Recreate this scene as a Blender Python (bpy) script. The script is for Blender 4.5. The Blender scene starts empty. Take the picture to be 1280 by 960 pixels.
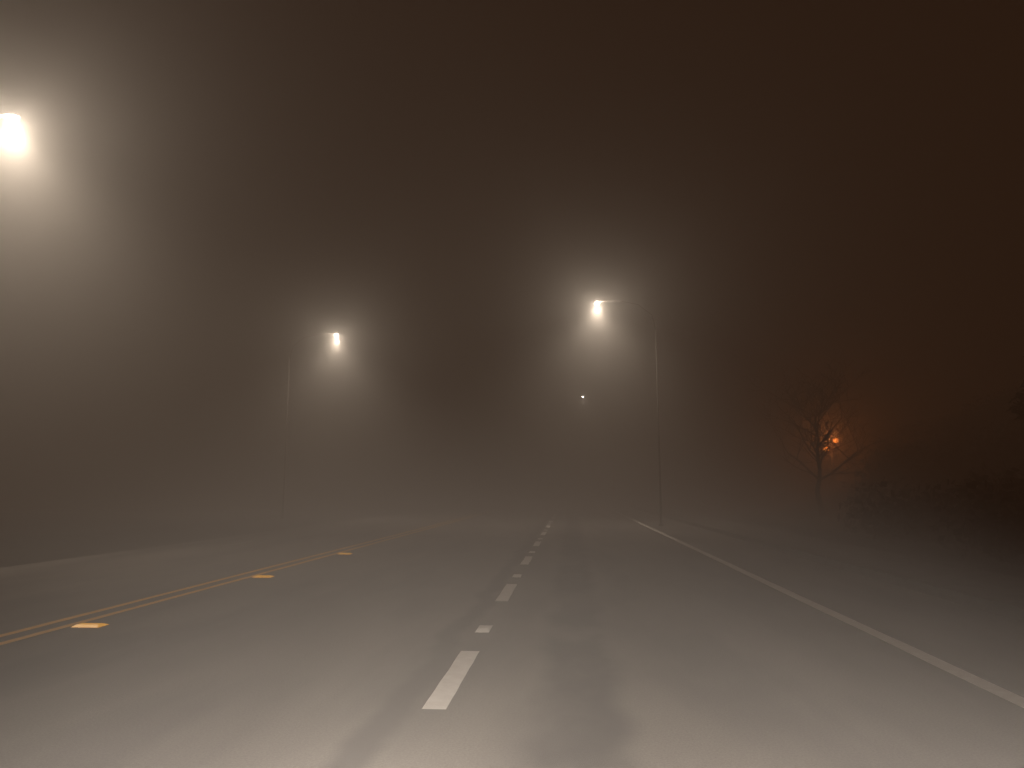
import bpy, bmesh, math, random
from mathutils import Vector, noise
random.seed(7)
sc=bpy.context.scene
sc.view_settings.view_transform='Standard'; sc.view_settings.look='None'; sc.view_settings.exposure=0
# ---------- helpers
def link(o,parent=None):
    sc.collection.objects.link(o)
    if parent: o.parent=parent
    return o
def mesh_obj(name,verts,faces,mat=None,parent=None,smooth=False):
    me=bpy.data.meshes.new(name); me.from_pydata(verts,[],faces); me.update()
    if mat: me.materials.append(mat)
    if smooth:
        for p in me.polygons: p.use_smooth=True
    return link(bpy.data.objects.new(name,me),parent)
def empty(name,loc=(0,0,0)):
    e=bpy.data.objects.new(name,None); e.location=loc; e.empty_display_size=.2; return link(e)
def mat(name,col,rough=.8,var=None,scale=5,bump=0,bscale=200,emit=None,es=0,detail=6):
    m=bpy.data.materials.new(name); m.use_nodes=True; nt=m.node_tree; b=nt.nodes['Principled BSDF']
    b.inputs['Base Color'].default_value=(*col,1); b.inputs['Roughness'].default_value=rough
    b.inputs['Specular IOR Level'].default_value=.2
    tc=nt.nodes.new('ShaderNodeTexCoord')
    if var:
        n=nt.nodes.new('ShaderNodeTexNoise'); n.inputs['Scale'].default_value=scale; n.inputs['Detail'].default_value=detail
        nt.links.new(tc.outputs['Object'],n.inputs['Vector'])
        r=nt.nodes.new('ShaderNodeValToRGB'); r.color_ramp.elements[0].position=.35; r.color_ramp.elements[1].position=.65
        r.color_ramp.elements[0].color=(*col,1); r.color_ramp.elements[1].color=(*var,1)
        nt.links.new(n.outputs['Fac'],r.inputs['Fac']); nt.links.new(r.outputs['Color'],b.inputs['Base Color'])
    if bump:
        n2=nt.nodes.new('ShaderNodeTexNoise'); n2.inputs['Scale'].default_value=bscale; n2.inputs['Detail'].default_value=4
        nt.links.new(tc.outputs['Object'],n2.inputs['Vector'])
        bp=nt.nodes.new('ShaderNodeBump'); bp.inputs['Strength'].default_value=bump; bp.inputs['Distance'].default_value=.01
        nt.links.new(n2.outputs['Fac'],bp.inputs['Height']); nt.links.new(bp.outputs['Normal'],b.inputs['Normal'])
    if emit:
        b.inputs['Emission Color'].default_value=(*emit,1); b.inputs['Emission Strength'].default_value=es
    return m

# ---------- world: night sky
w=bpy.data.worlds.new('World'); sc.world=w; w.use_nodes=True
bg=w.node_tree.nodes['Background']; bg.inputs[0].default_value=(.010,.004,.002,1); bg.inputs[1].default_value=1.0

# ---------- fog
def box(name,a,b,m,parent=None):
    x0,y0,z0=a;x1,y1,z1=b
    v=[(x0,y0,z0),(x1,y0,z0),(x1,y1,z0),(x0,y1,z0),(x0,y0,z1),(x1,y0,z1),(x1,y1,z1),(x0,y1,z1)]
    f=[(0,3,2,1),(4,5,6,7),(0,1,5,4),(1,2,6,5),(2,3,7,6),(3,0,4,7)]
    return mesh_obj(name,v,f,m,parent)
SIG=.060
fm=bpy.data.materials.new('fog_vapour'); fm.use_nodes=True; nt=fm.node_tree; nt.nodes.clear()
out=nt.nodes.new('ShaderNodeOutputMaterial')
def vsc(den,g):
    vs=nt.nodes.new('ShaderNodeVolumeScatter'); vs.inputs['Color'].default_value=(1,1,1,1)
    vs.inputs['Density'].default_value=den; vs.inputs['Anisotropy'].default_value=g; return vs.outputs[0]
def add(a,b_):
    ad=nt.nodes.new('ShaderNodeAddShader'); nt.links.new(a,ad.inputs[0]); nt.links.new(b_,ad.inputs[1]); return ad.outputs[0]
em=nt.nodes.new('ShaderNodeEmission'); em.inputs[0].default_value=(1,.38,.14,1); em.inputs[1].default_value=SIG*.0095  # faint brown self-glow of the fog, in place of multiply scattered sky glow
nt.links.new(add(add(vsc(SIG*.76,.03),vsc(SIG*.24,.82)),em.outputs[0]),out.inputs['Volume'])
box('fog',(-160,-30,-3),(160,260,70),fm)

# ---------- materials
am=bpy.data.materials.new('asphalt'); am.use_nodes=True; nt=am.node_tree; b=nt.nodes['Principled BSDF']
b.inputs['Roughness'].default_value=.85; b.inputs['Specular IOR Level'].default_value=.15
tc=nt.nodes.new('ShaderNodeTexCoord')
def noi(scale,detail,mp=None,rough=.5):
    n=nt.nodes.new('ShaderNodeTexNoise'); n.inputs['Scale'].default_value=scale; n.inputs['Detail'].default_value=detail; n.inputs['Roughness'].default_value=rough
    if mp:
        m=nt.nodes.new('ShaderNodeMapping'); m.inputs['Scale'].default_value=mp; nt.links.new(tc.outputs['Object'],m.inputs[0]); nt.links.new(m.outputs[0],n.inputs['Vector'])
    else: nt.links.new(tc.outputs['Object'],n.inputs['Vector'])
    return n
def ramp(src,p0,c0,p1,c1):
    r=nt.nodes.new('ShaderNodeValToRGB'); r.color_ramp.elements[0].position=p0; r.color_ramp.elements[1].position=p1
    r.color_ramp.elements[0].color=(*c0,1); r.color_ramp.elements[1].color=(*c1,1); nt.links.new(src.outputs['Fac'],r.inputs['Fac']); return r
def mul(a,bn):
    m=nt.nodes.new('ShaderNodeMix'); m.data_type='RGBA'; m.blend_type='MULTIPLY'; m.inputs[0].default_value=1
    nt.links.new(a,m.inputs[6]); nt.links.new(bn,m.inputs[7]); return m.outputs[2]
def mth(op,a,b_=None,c_=None):
    m=nt.nodes.new('ShaderNodeMath'); m.operation=op
    for i,q in enumerate((a,b_,c_)):
        if q is None: continue
        if isinstance(q,(int,float)): m.inputs[i].default_value=q
        else: nt.links.new(q,m.inputs[i])
    return m.outputs[0]
def mr(v,a,b_,c_,d):
    m=nt.nodes.new('ShaderNodeMapRange'); m.interpolation_type='SMOOTHSTEP'; nt.links.new(v,m.inputs[0])
    for i,q in enumerate((a,b_,c_,d)): m.inputs[i+1].default_value=q
    return m.outputs[0]
r1=ramp(noi(1.2,5,(1,.18,1)),.3,(.13,.124,.117),.7,(.185,.175,.165))
r2=ramp(noi(70,4,rough=.75),.3,(.58,.58,.58),.7,(1.35,1.35,1.35))
r3=ramp(noi(.6,4,(1.6,.4,1)),.38,(.68,.68,.71),.52,(1,1,1))
c=mul(mul(r1.outputs[0],r2.outputs[0]),r3.outputs[0])
sep=nt.nodes.new('ShaderNodeSeparateXYZ'); nt.links.new(tc.outputs['Object'],sep.inputs[0])
wob=noi(.9,3,(.4,1,1)); xx=mth('ADD',sep.outputs[0],mth('MULTIPLY',mth('SUBTRACT',wob.outputs['Fac'],.5),.4))
def bandf(x0,a,b_): return mr(mth('ABSOLUTE',mth('SUBTRACT',xx,x0)),a,b_,1,0)
brk=mr(noi(.8,4,(1.3,.7,1)).outputs['Fac'],.36,.56,.45,1)
fac=mth('MULTIPLY',mth('MULTIPLY',bandf(.05,.16,.40),brk),1.0)
seamf=mth('MULTIPLY',bandf(-1.14,.04,.18),.85)
fac=mth('MAXIMUM',fac,seamf)
mx=nt.nodes.new('ShaderNodeMix'); mx.data_type='RGBA'; nt.links.new(fac,mx.inputs[0]); nt.links.new(c,mx.inputs[6]); mx.inputs[7].default_value=(.028,.027,.03,1)
nt.links.new(mx.outputs[2],b.inputs['Base Color'])
bn=noi(160,4); bp=nt.nodes.new('ShaderNodeBump'); bp.inputs['Strength'].default_value=.5; bp.inputs['Distance'].default_value=.005
nt.links.new(bn.outputs['Fac'],bp.inputs['Height']); nt.links.new(bp.outputs['Normal'],b.inputs['Normal'])

white=mat('white_road_paint',(.88,.88,.86),.6,(.78,.77,.75),9,.2)
worn=mat('worn_road_paint',(.4,.4,.39),.7,(.15,.15,.15),6,.2)
yellow=mat('yellow_road_paint',(.88,.46,.01),.6,(.75,.40,.01),9,.2)
grass=mat('dry_grass_soil',(.022,.023,.022),.95,(.038,.037,.034),1.5,1,30)
conc=mat('concrete',(.13,.127,.12),.85,(.08,.078,.075),3,.3,80)
metal=mat('weathered_steel',(.15,.145,.135),.7,(.12,.116,.11),4)
bark=mat('bark',(.02,.017,.014),.95,(.035,.03,.025),6,.6,40)
leaf=mat('foliage',(.012,.016,.013),.85,(.03,.032,.024),2)

# ---------- ground / hill terrain, one sheet
def sstep(t): t=max(0,min(1,t)); return t*t*(3-2*t)
def gz(x,y):
    h=-.02
    if x>7.2: h+= .14+ 6.6*sstep((x-8.5)/19)*sstep((y+30)/45) + .5*noise.noise(Vector((x*.15,y*.15,0)))*sstep((x-8)/6)+.1*noise.noise(Vector((x*.9,y*.9,3)))*sstep((x-8)/3)
    if x<-13: h+= .12*sstep((-13-x)/2)+.35*noise.noise(Vector((x*.1,y*.1,5)))*sstep((-13-x)/6)
    return h
xs=[-700,-400,-250,-150,-100,-70,-50]+[-40+i for i in range(0,28)]+[-5,5,7.1]+[7.3+i*.6 for i in range(0,60)]+[45,55,70,100,150,250,400,700]
ys=[-60,-30]+[-10+i*1.2 for i in range(0,90)]+[105,120,150,200,300,450,700,1000]
vv=[(x,y,gz(x,y)) for y in ys for x in xs]; nx=len(xs)
ff=[(j*nx+i,j*nx+i+1,(j+1)*nx+i+1,(j+1)*nx+i) for j in range(len(ys)-1) for i in range(nx-1)]
mesh_obj('ground',vv,ff,grass,smooth=True)
# ---------- road
def strip(name,x0,x1,y0,y1,z,m,parent=None,seg=1,jit=0):
    v=[];f=[]
    for k in range(seg+1):
        y=y0+(y1-y0)*k/seg
        v+=[(x0+random.uniform(-jit,jit),y,z),(x1+random.uniform(-jit,jit),y,z)]
        if k: f.append((2*k-2,2*k-1,2*k+1,2*k))
    return mesh_obj(name,v,f,m,parent)
road=empty('road')
strip('asphalt_surface',-10.4,4.85,-40,900,0,am,road)
strip('edge_line',2.9,3.05,-20,300,.008,white,road,400,.006)
strip('yellow_line_1',-5.27,-5.17,-20,300,.008,yellow,road,400,.005)
strip('yellow_line_2',-5.56,-5.46,-20,300,.008,yellow,road,400,.005)
y=4.95
for k in range(14):
    strip('lane_dash',-.97,-.81,y,y+1.75,.008,white,road,8,.004); y+=4.7
for k in range(3):
    strip('oncoming_lane_dash',-8.85,-8.75,8+k*10.5,9.8+k*10.5,.008,worn,road)
def marker(x,y,m,wd,l,parent):
    h=.02; z=.008
    v=[(x-wd,y-l,z),(x+wd,y-l,z),(x+wd,y+l,z),(x-wd,y+l,z),(x-wd*.75,y-l*.4,z+h),(x+wd*.75,y-l*.4,z+h),(x+wd*.75,y+l*.4,z+h),(x-wd*.75,y+l*.4,z+h)]
    f=[(4,5,6,7),(0,1,5,4),(1,2,6,5),(2,3,7,6),(3,0,4,7)]
    mesh_obj('raised_marker',v,f,m,parent)
wr=mat('white_reflector',(.85,.85,.82),.3); yr=mat('amber_reflector',(.9,.5,.02),.3,emit=(1,.42,.005),es=.5)  # amber markers emit a little, imitating headlight light thrown back
for k in range(6): marker(-.89,7.75+4.7*k,wr,.07,.2,road)
for yy in (7.6,12.0,16.4,): marker(-4.99,yy,yr,.15,.10,road)
kerb=box('kerb',(4.85,-40,-.05),(5.0,500,.13),conc)
strip('sidewalk',5.0,6.6,-40,500,.126,conc,seg=1)
sw=mat('gravel_verge',(.03,.028,.025),.95,(.045,.043,.039),2,.8,60)
strip('gravel_verge',-13.0,-10.4,-40,500,-.003,sw,seg=1)

# ---------- tubes
def tube(name,pts,rad,m,parent=None,n=10):
    bm=bmesh.new(); rings=[]
    for i,p in enumerate(pts):
        p=Vector(p); d=(Vector(pts[min(i+1,len(pts)-1)])-Vector(pts[max(i-1,0)])).normalized()
        u=d.orthogonal().normalized() if abs(d.z)<.99 else Vector((1,0,0)); 
        if i and abs(d.z)<.99:
            u=(pu-d*pu.dot(d)).normalized()
        v=d.cross(u).normalized(); pu=u
        r=rad[i]; rings.append([bm.verts.new(p+u*r*math.cos(2*math.pi*k/n)+v*r*math.sin(2*math.pi*k/n)) for k in range(n)])
    for a,b2 in zip(rings,rings[1:]):
        for k in range(n): bm.faces.new((a[k],a[(k+1)%n],b2[(k+1)%n],b2[k]))
    bm.faces.new(rings[-1]); bm.faces.new(rings[0][::-1])
    me=bpy.data.meshes.new(name); bm.to_mesh(me); bm.free(); me.materials.append(m)
    for p in me.polygons: p.use_smooth=True
    return link(bpy.data.objects.new(name,me),parent)
lens=mat('lamp_lens',(.8,.8,.8),.3,emit=(1,.88,.74),es=140)
def street_lamp(x,y,z,side,power,col=(1,.81,.62)):
    # z = height of the light source; the cobra head sits above it
    e=empty('street_lamp',(x,y,0))
    px=side*2.4; t=z+.22
    base=gz(x+px,y)
    tube('pole',[(px,0,base),(px,0,3),(px,0,t-1.2)],[.045,.035,.025],metal,e)
    arm=[(px,0,t-1.2),(px-side*.15,0,t-.55),(px-side*.7,0,t-.1),(px-side*1.4,0,t+.06),(px-side*2.1,0,t+.08)]
    tube('arm',arm,[.025,.02,.018,.016,.016],metal,e)
    tube('base_plate',[(px,0,base),(px,0,base+.12)],[.11,.09],conc,e)
    bm=bmesh.new(); bmesh.ops.create_uvsphere(bm,u_segments=20,v_segments=12,radius=1)
    for v in bm.verts:
        if v.co.z<0: v.co.z*=.2
        v.co=Vector((v.co.x*.24,v.co.y*(.11-.03*v.co.x*side),v.co.z*.06+.06))
    me=bpy.data.meshes.new('head'); bm.to_mesh(me); bm.free(); me.materials.append(metal)
    for p in me.polygons: p.use_smooth=True
    h=link(bpy.data.objects.new('head',me),e); h.location=(side*.12,0,t)
    # drop refractor under the head
    bm=bmesh.new(); bmesh.ops.create_uvsphere(bm,u_segments=16,v_segments=10,radius=1)
    for v in bm.verts: v.co=Vector((v.co.x*.085,v.co.y*.085,v.co.z*.085))
    me=bpy.data.meshes.new('lens'); bm.to_mesh(me); bm.free(); me.materials.append(lens)
    l=link(bpy.data.objects.new('lens',me),e); l.location=(0,0,t-.01)
    ld=bpy.data.lights.new('bulb','SPOT'); ld.energy=power; ld.color=col; ld.spot_size=math.radians(140); ld.spot_blend=1; ld.shadow_soft_size=.05
    lo=link(bpy.data.objects.new('bulb',ld),e); lo.location=(0,0,z-.02)
    ld2=bpy.data.lights.new('bulb_spill','POINT'); ld2.energy=power*.28; ld2.color=col; ld2.shadow_soft_size=.05
    lo2=link(bpy.data.objects.new('bulb_spill',ld2),e); lo2.location=(0,0,z-.03)
street_lamp(-11.7,13.9,9.0,-1,1900)
street_lamp(-11.7,35.9,8.95,-1,3000)
street_lamp(1.2,30.4,8.95,1,2200)
street_lamp(1.15,62,9,1,350)

# ---------- trees
def bare_tree(x,y,h,spread,seed):
    rnd=random.Random(seed); bm=bmesh.new()
    def seg(p,q,r0,r1,n=5):
        d=(q-p).normalized(); u=d.orthogonal().normalized(); v=d.cross(u)
        A=[bm.verts.new(p+(u*math.cos(6.283*k/n)+v*math.sin(6.283*k/n))*r0) for k in range(n)]
        B=[bm.verts.new(q+(u*math.cos(6.283*k/n)+v*math.sin(6.283*k/n))*r1) for k in range(n)]
        for k in range(n): bm.faces.new((A[k],A[(k+1)%n],B[(k+1)%n],B[k]))
    def grow(p,d,l,r,k):
        for s in range(4):
            d=(d+Vector((rnd.uniform(-.25,.25),rnd.uniform(-.25,.25),rnd.uniform(-.05,.16)))).normalized()
            q=p+d*l/4; seg(p,q,r,r*.88,6 if k>3 else 3); p=q; r*=.88
            if k>0 and rnd.random()<.9:
                t=Vector((rnd.uniform(-1,1),rnd.uniform(-1,1),rnd.uniform(-.2,.7))).normalized()
                grow(p,(d*.6+t*spread).normalized(),l*rnd.uniform(.45,.7),max(.011,r*.6),k-1)
    p=Vector((0,0,-.3)); n=10
    for i in range(n):
        q=p+Vector((rnd.uniform(-.1,.1),rnd.uniform(-.1,.1),h*.8/n)); r0=h*.023*(1-i/n*.75)
        seg(p,q,r0,r0*.93,8); p=q
        if i>=3:
            a0=rnd.uniform(0,6.28)
            for j in range(2 if i<9 else 4):
                a=a0+j*2.6+rnd.uniform(-.5,.5)
                grow(p,Vector((math.cos(a),math.sin(a),rnd.uniform(.3,1.0))).normalized(),h*rnd.uniform(.26,.42),r0*.6,3)
    me=bpy.data.meshes.new('bare_tree'); bm.to_mesh(me); bm.free(); me.materials.append(bark)
    o=link(bpy.data.objects.new('bare_tree',me)); o.location=(x,y,gz(x,y)); return o
bare_tree(10.6,32.4,5.6,.9,8)
def leaf_quads(V,F,c,rx,rz,n,rnd,s=.12):
    for _ in range(n):
        d=Vector((rnd.gauss(0,1),rnd.gauss(0,1),rnd.gauss(0,1))).normalized()*(rnd.random()**.4)
        p=Vector(c)+Vector((d.x*rx,d.y*rx,d.z*rz))
        a=Vector((rnd.uniform(-1,1),rnd.uniform(-1,1),rnd.uniform(-1,1))).normalized()*s*rnd.uniform(.6,1.5)
        bb=a.orthogonal().normalized()*s*rnd.uniform(.5,1)
        i=len(V); V+=[p-a,p+bb,p+a,p-bb]; F.append((i,i+1,i+2,i+3))
def leafy_tree(x,y,h,r,seed):
    rnd=random.Random(seed); e=empty('leafy_tree',(x,y,gz(x,y)))
    tube('trunk',[(0,0,-.2),(.05,0,h*.3),(-.05,.05,h*.55),(0,0,h*.85)],[h*.028,h*.022,h*.015,.02],bark,e)
    V=[];F=[]
    for k in range(30):
        a=rnd.uniform(0,6.28); zz=rnd.uniform(.3,.95); rr=r*math.sin(math.pi*min(1,(1.02-zz)/.75+.08))*rnd.uniform(.2,1)
        c=(rr*math.cos(a),rr*math.sin(a),h*zz)
        if k%3==0: tube('limb',[(0,0,h*zz*.7),c],[.05,.015],bark,e,5)
        leaf_quads(V,F,c,r*.36,r*.26,240,rnd)
    mesh_obj('crown',[tuple(v) for v in V],F,leaf,e)
leafy_tree(12.3,18.2,4.9,1.7,5)
rnd=random.Random(4); V=[];F=[]
for k in range(260):
    y=rnd.uniform(13,40); x=rnd.uniform(8.4,min(25,y*.75+2))
    if x/y<.38: continue
    s=rnd.uniform(.5,1.4)
    leaf_quads(V,F,(x,y,gz(x,y)+s*.4),s,s*.8,150,rnd,.12)
mesh_obj('shrubs',[tuple(v) for v in V],F,leaf)

# ---------- orange sodium lamp behind tree: two globes on one post
lx,ly=15.0,44.0
e=empty('sodium_area_lamp',(lx,ly,gz(lx,ly)))
zz=4.25-gz(lx,ly)
tube('pole',[(0,0,-.2),(0,0,zz+.1)],[.07,.05],metal,e)
og=mat('sodium_lens',(.8,.4,.1),.3,emit=(1,.26,.04),es=9)
for ox,oz in ((.28,0),(-.28,-.5)):
    bm=bmesh.new(); bmesh.ops.create_uvsphere(bm,u_segments=16,v_segments=10,radius=.15)
    me=bpy.data.meshes.new('globe'); bm.to_mesh(me); bm.free(); me.materials.append(og)
    g=link(bpy.data.objects.new('globe',me),e); g.location=(ox,0,zz+oz)
    tube('cap',[(ox,0,zz+oz+.12),(ox,0,zz+oz+.2)],[.15,.04],metal,e)
    tube('bracket',[(0,0,zz+oz-.2),(ox,0,zz+oz-.14)],[.025,.025],metal,e,6)
ld=bpy.data.lights.new('sodium_bulb','POINT'); ld.energy=420; ld.color=(1,.27,.06); ld.shadow_soft_size=.1
lo=link(bpy.data.objects.new('sodium_bulb',ld),e); lo.location=(-.3,-.7,zz+.1)

# ---------- headlights of the car we ride in
for hx in (-.35,1.15):
    for nm,en,sz,v in (('headlight',1850,98,(-2.0,8,-5.4)),('headlight_beam',560,30,(-.7,8,-1.9))):
        ld=bpy.data.lights.new(nm,'SPOT'); ld.energy=en; ld.color=(1,.85,.71); ld.spot_size=math.radians(sz); ld.spot_blend=1; ld.shadow_soft_size=.08
        lo=link(bpy.data.objects.new(nm,ld)); lo.location=(hx,.1,.9)
        lo.rotation_euler=Vector(v).to_track_quat('-Z','Y').to_euler()

# ---------- camera
cd=bpy.data.cameras.new('camera'); cam=link(bpy.data.objects.new('camera',cd)); sc.camera=cam
cd.sensor_width=36; cd.lens=36*925/1280; cd.clip_end=3000
th=math.radians(8.18); ps=math.radians(4.47)
cam.location=(0,0,1.4); cam.rotation_euler=(math.pi/2+th,0,ps)
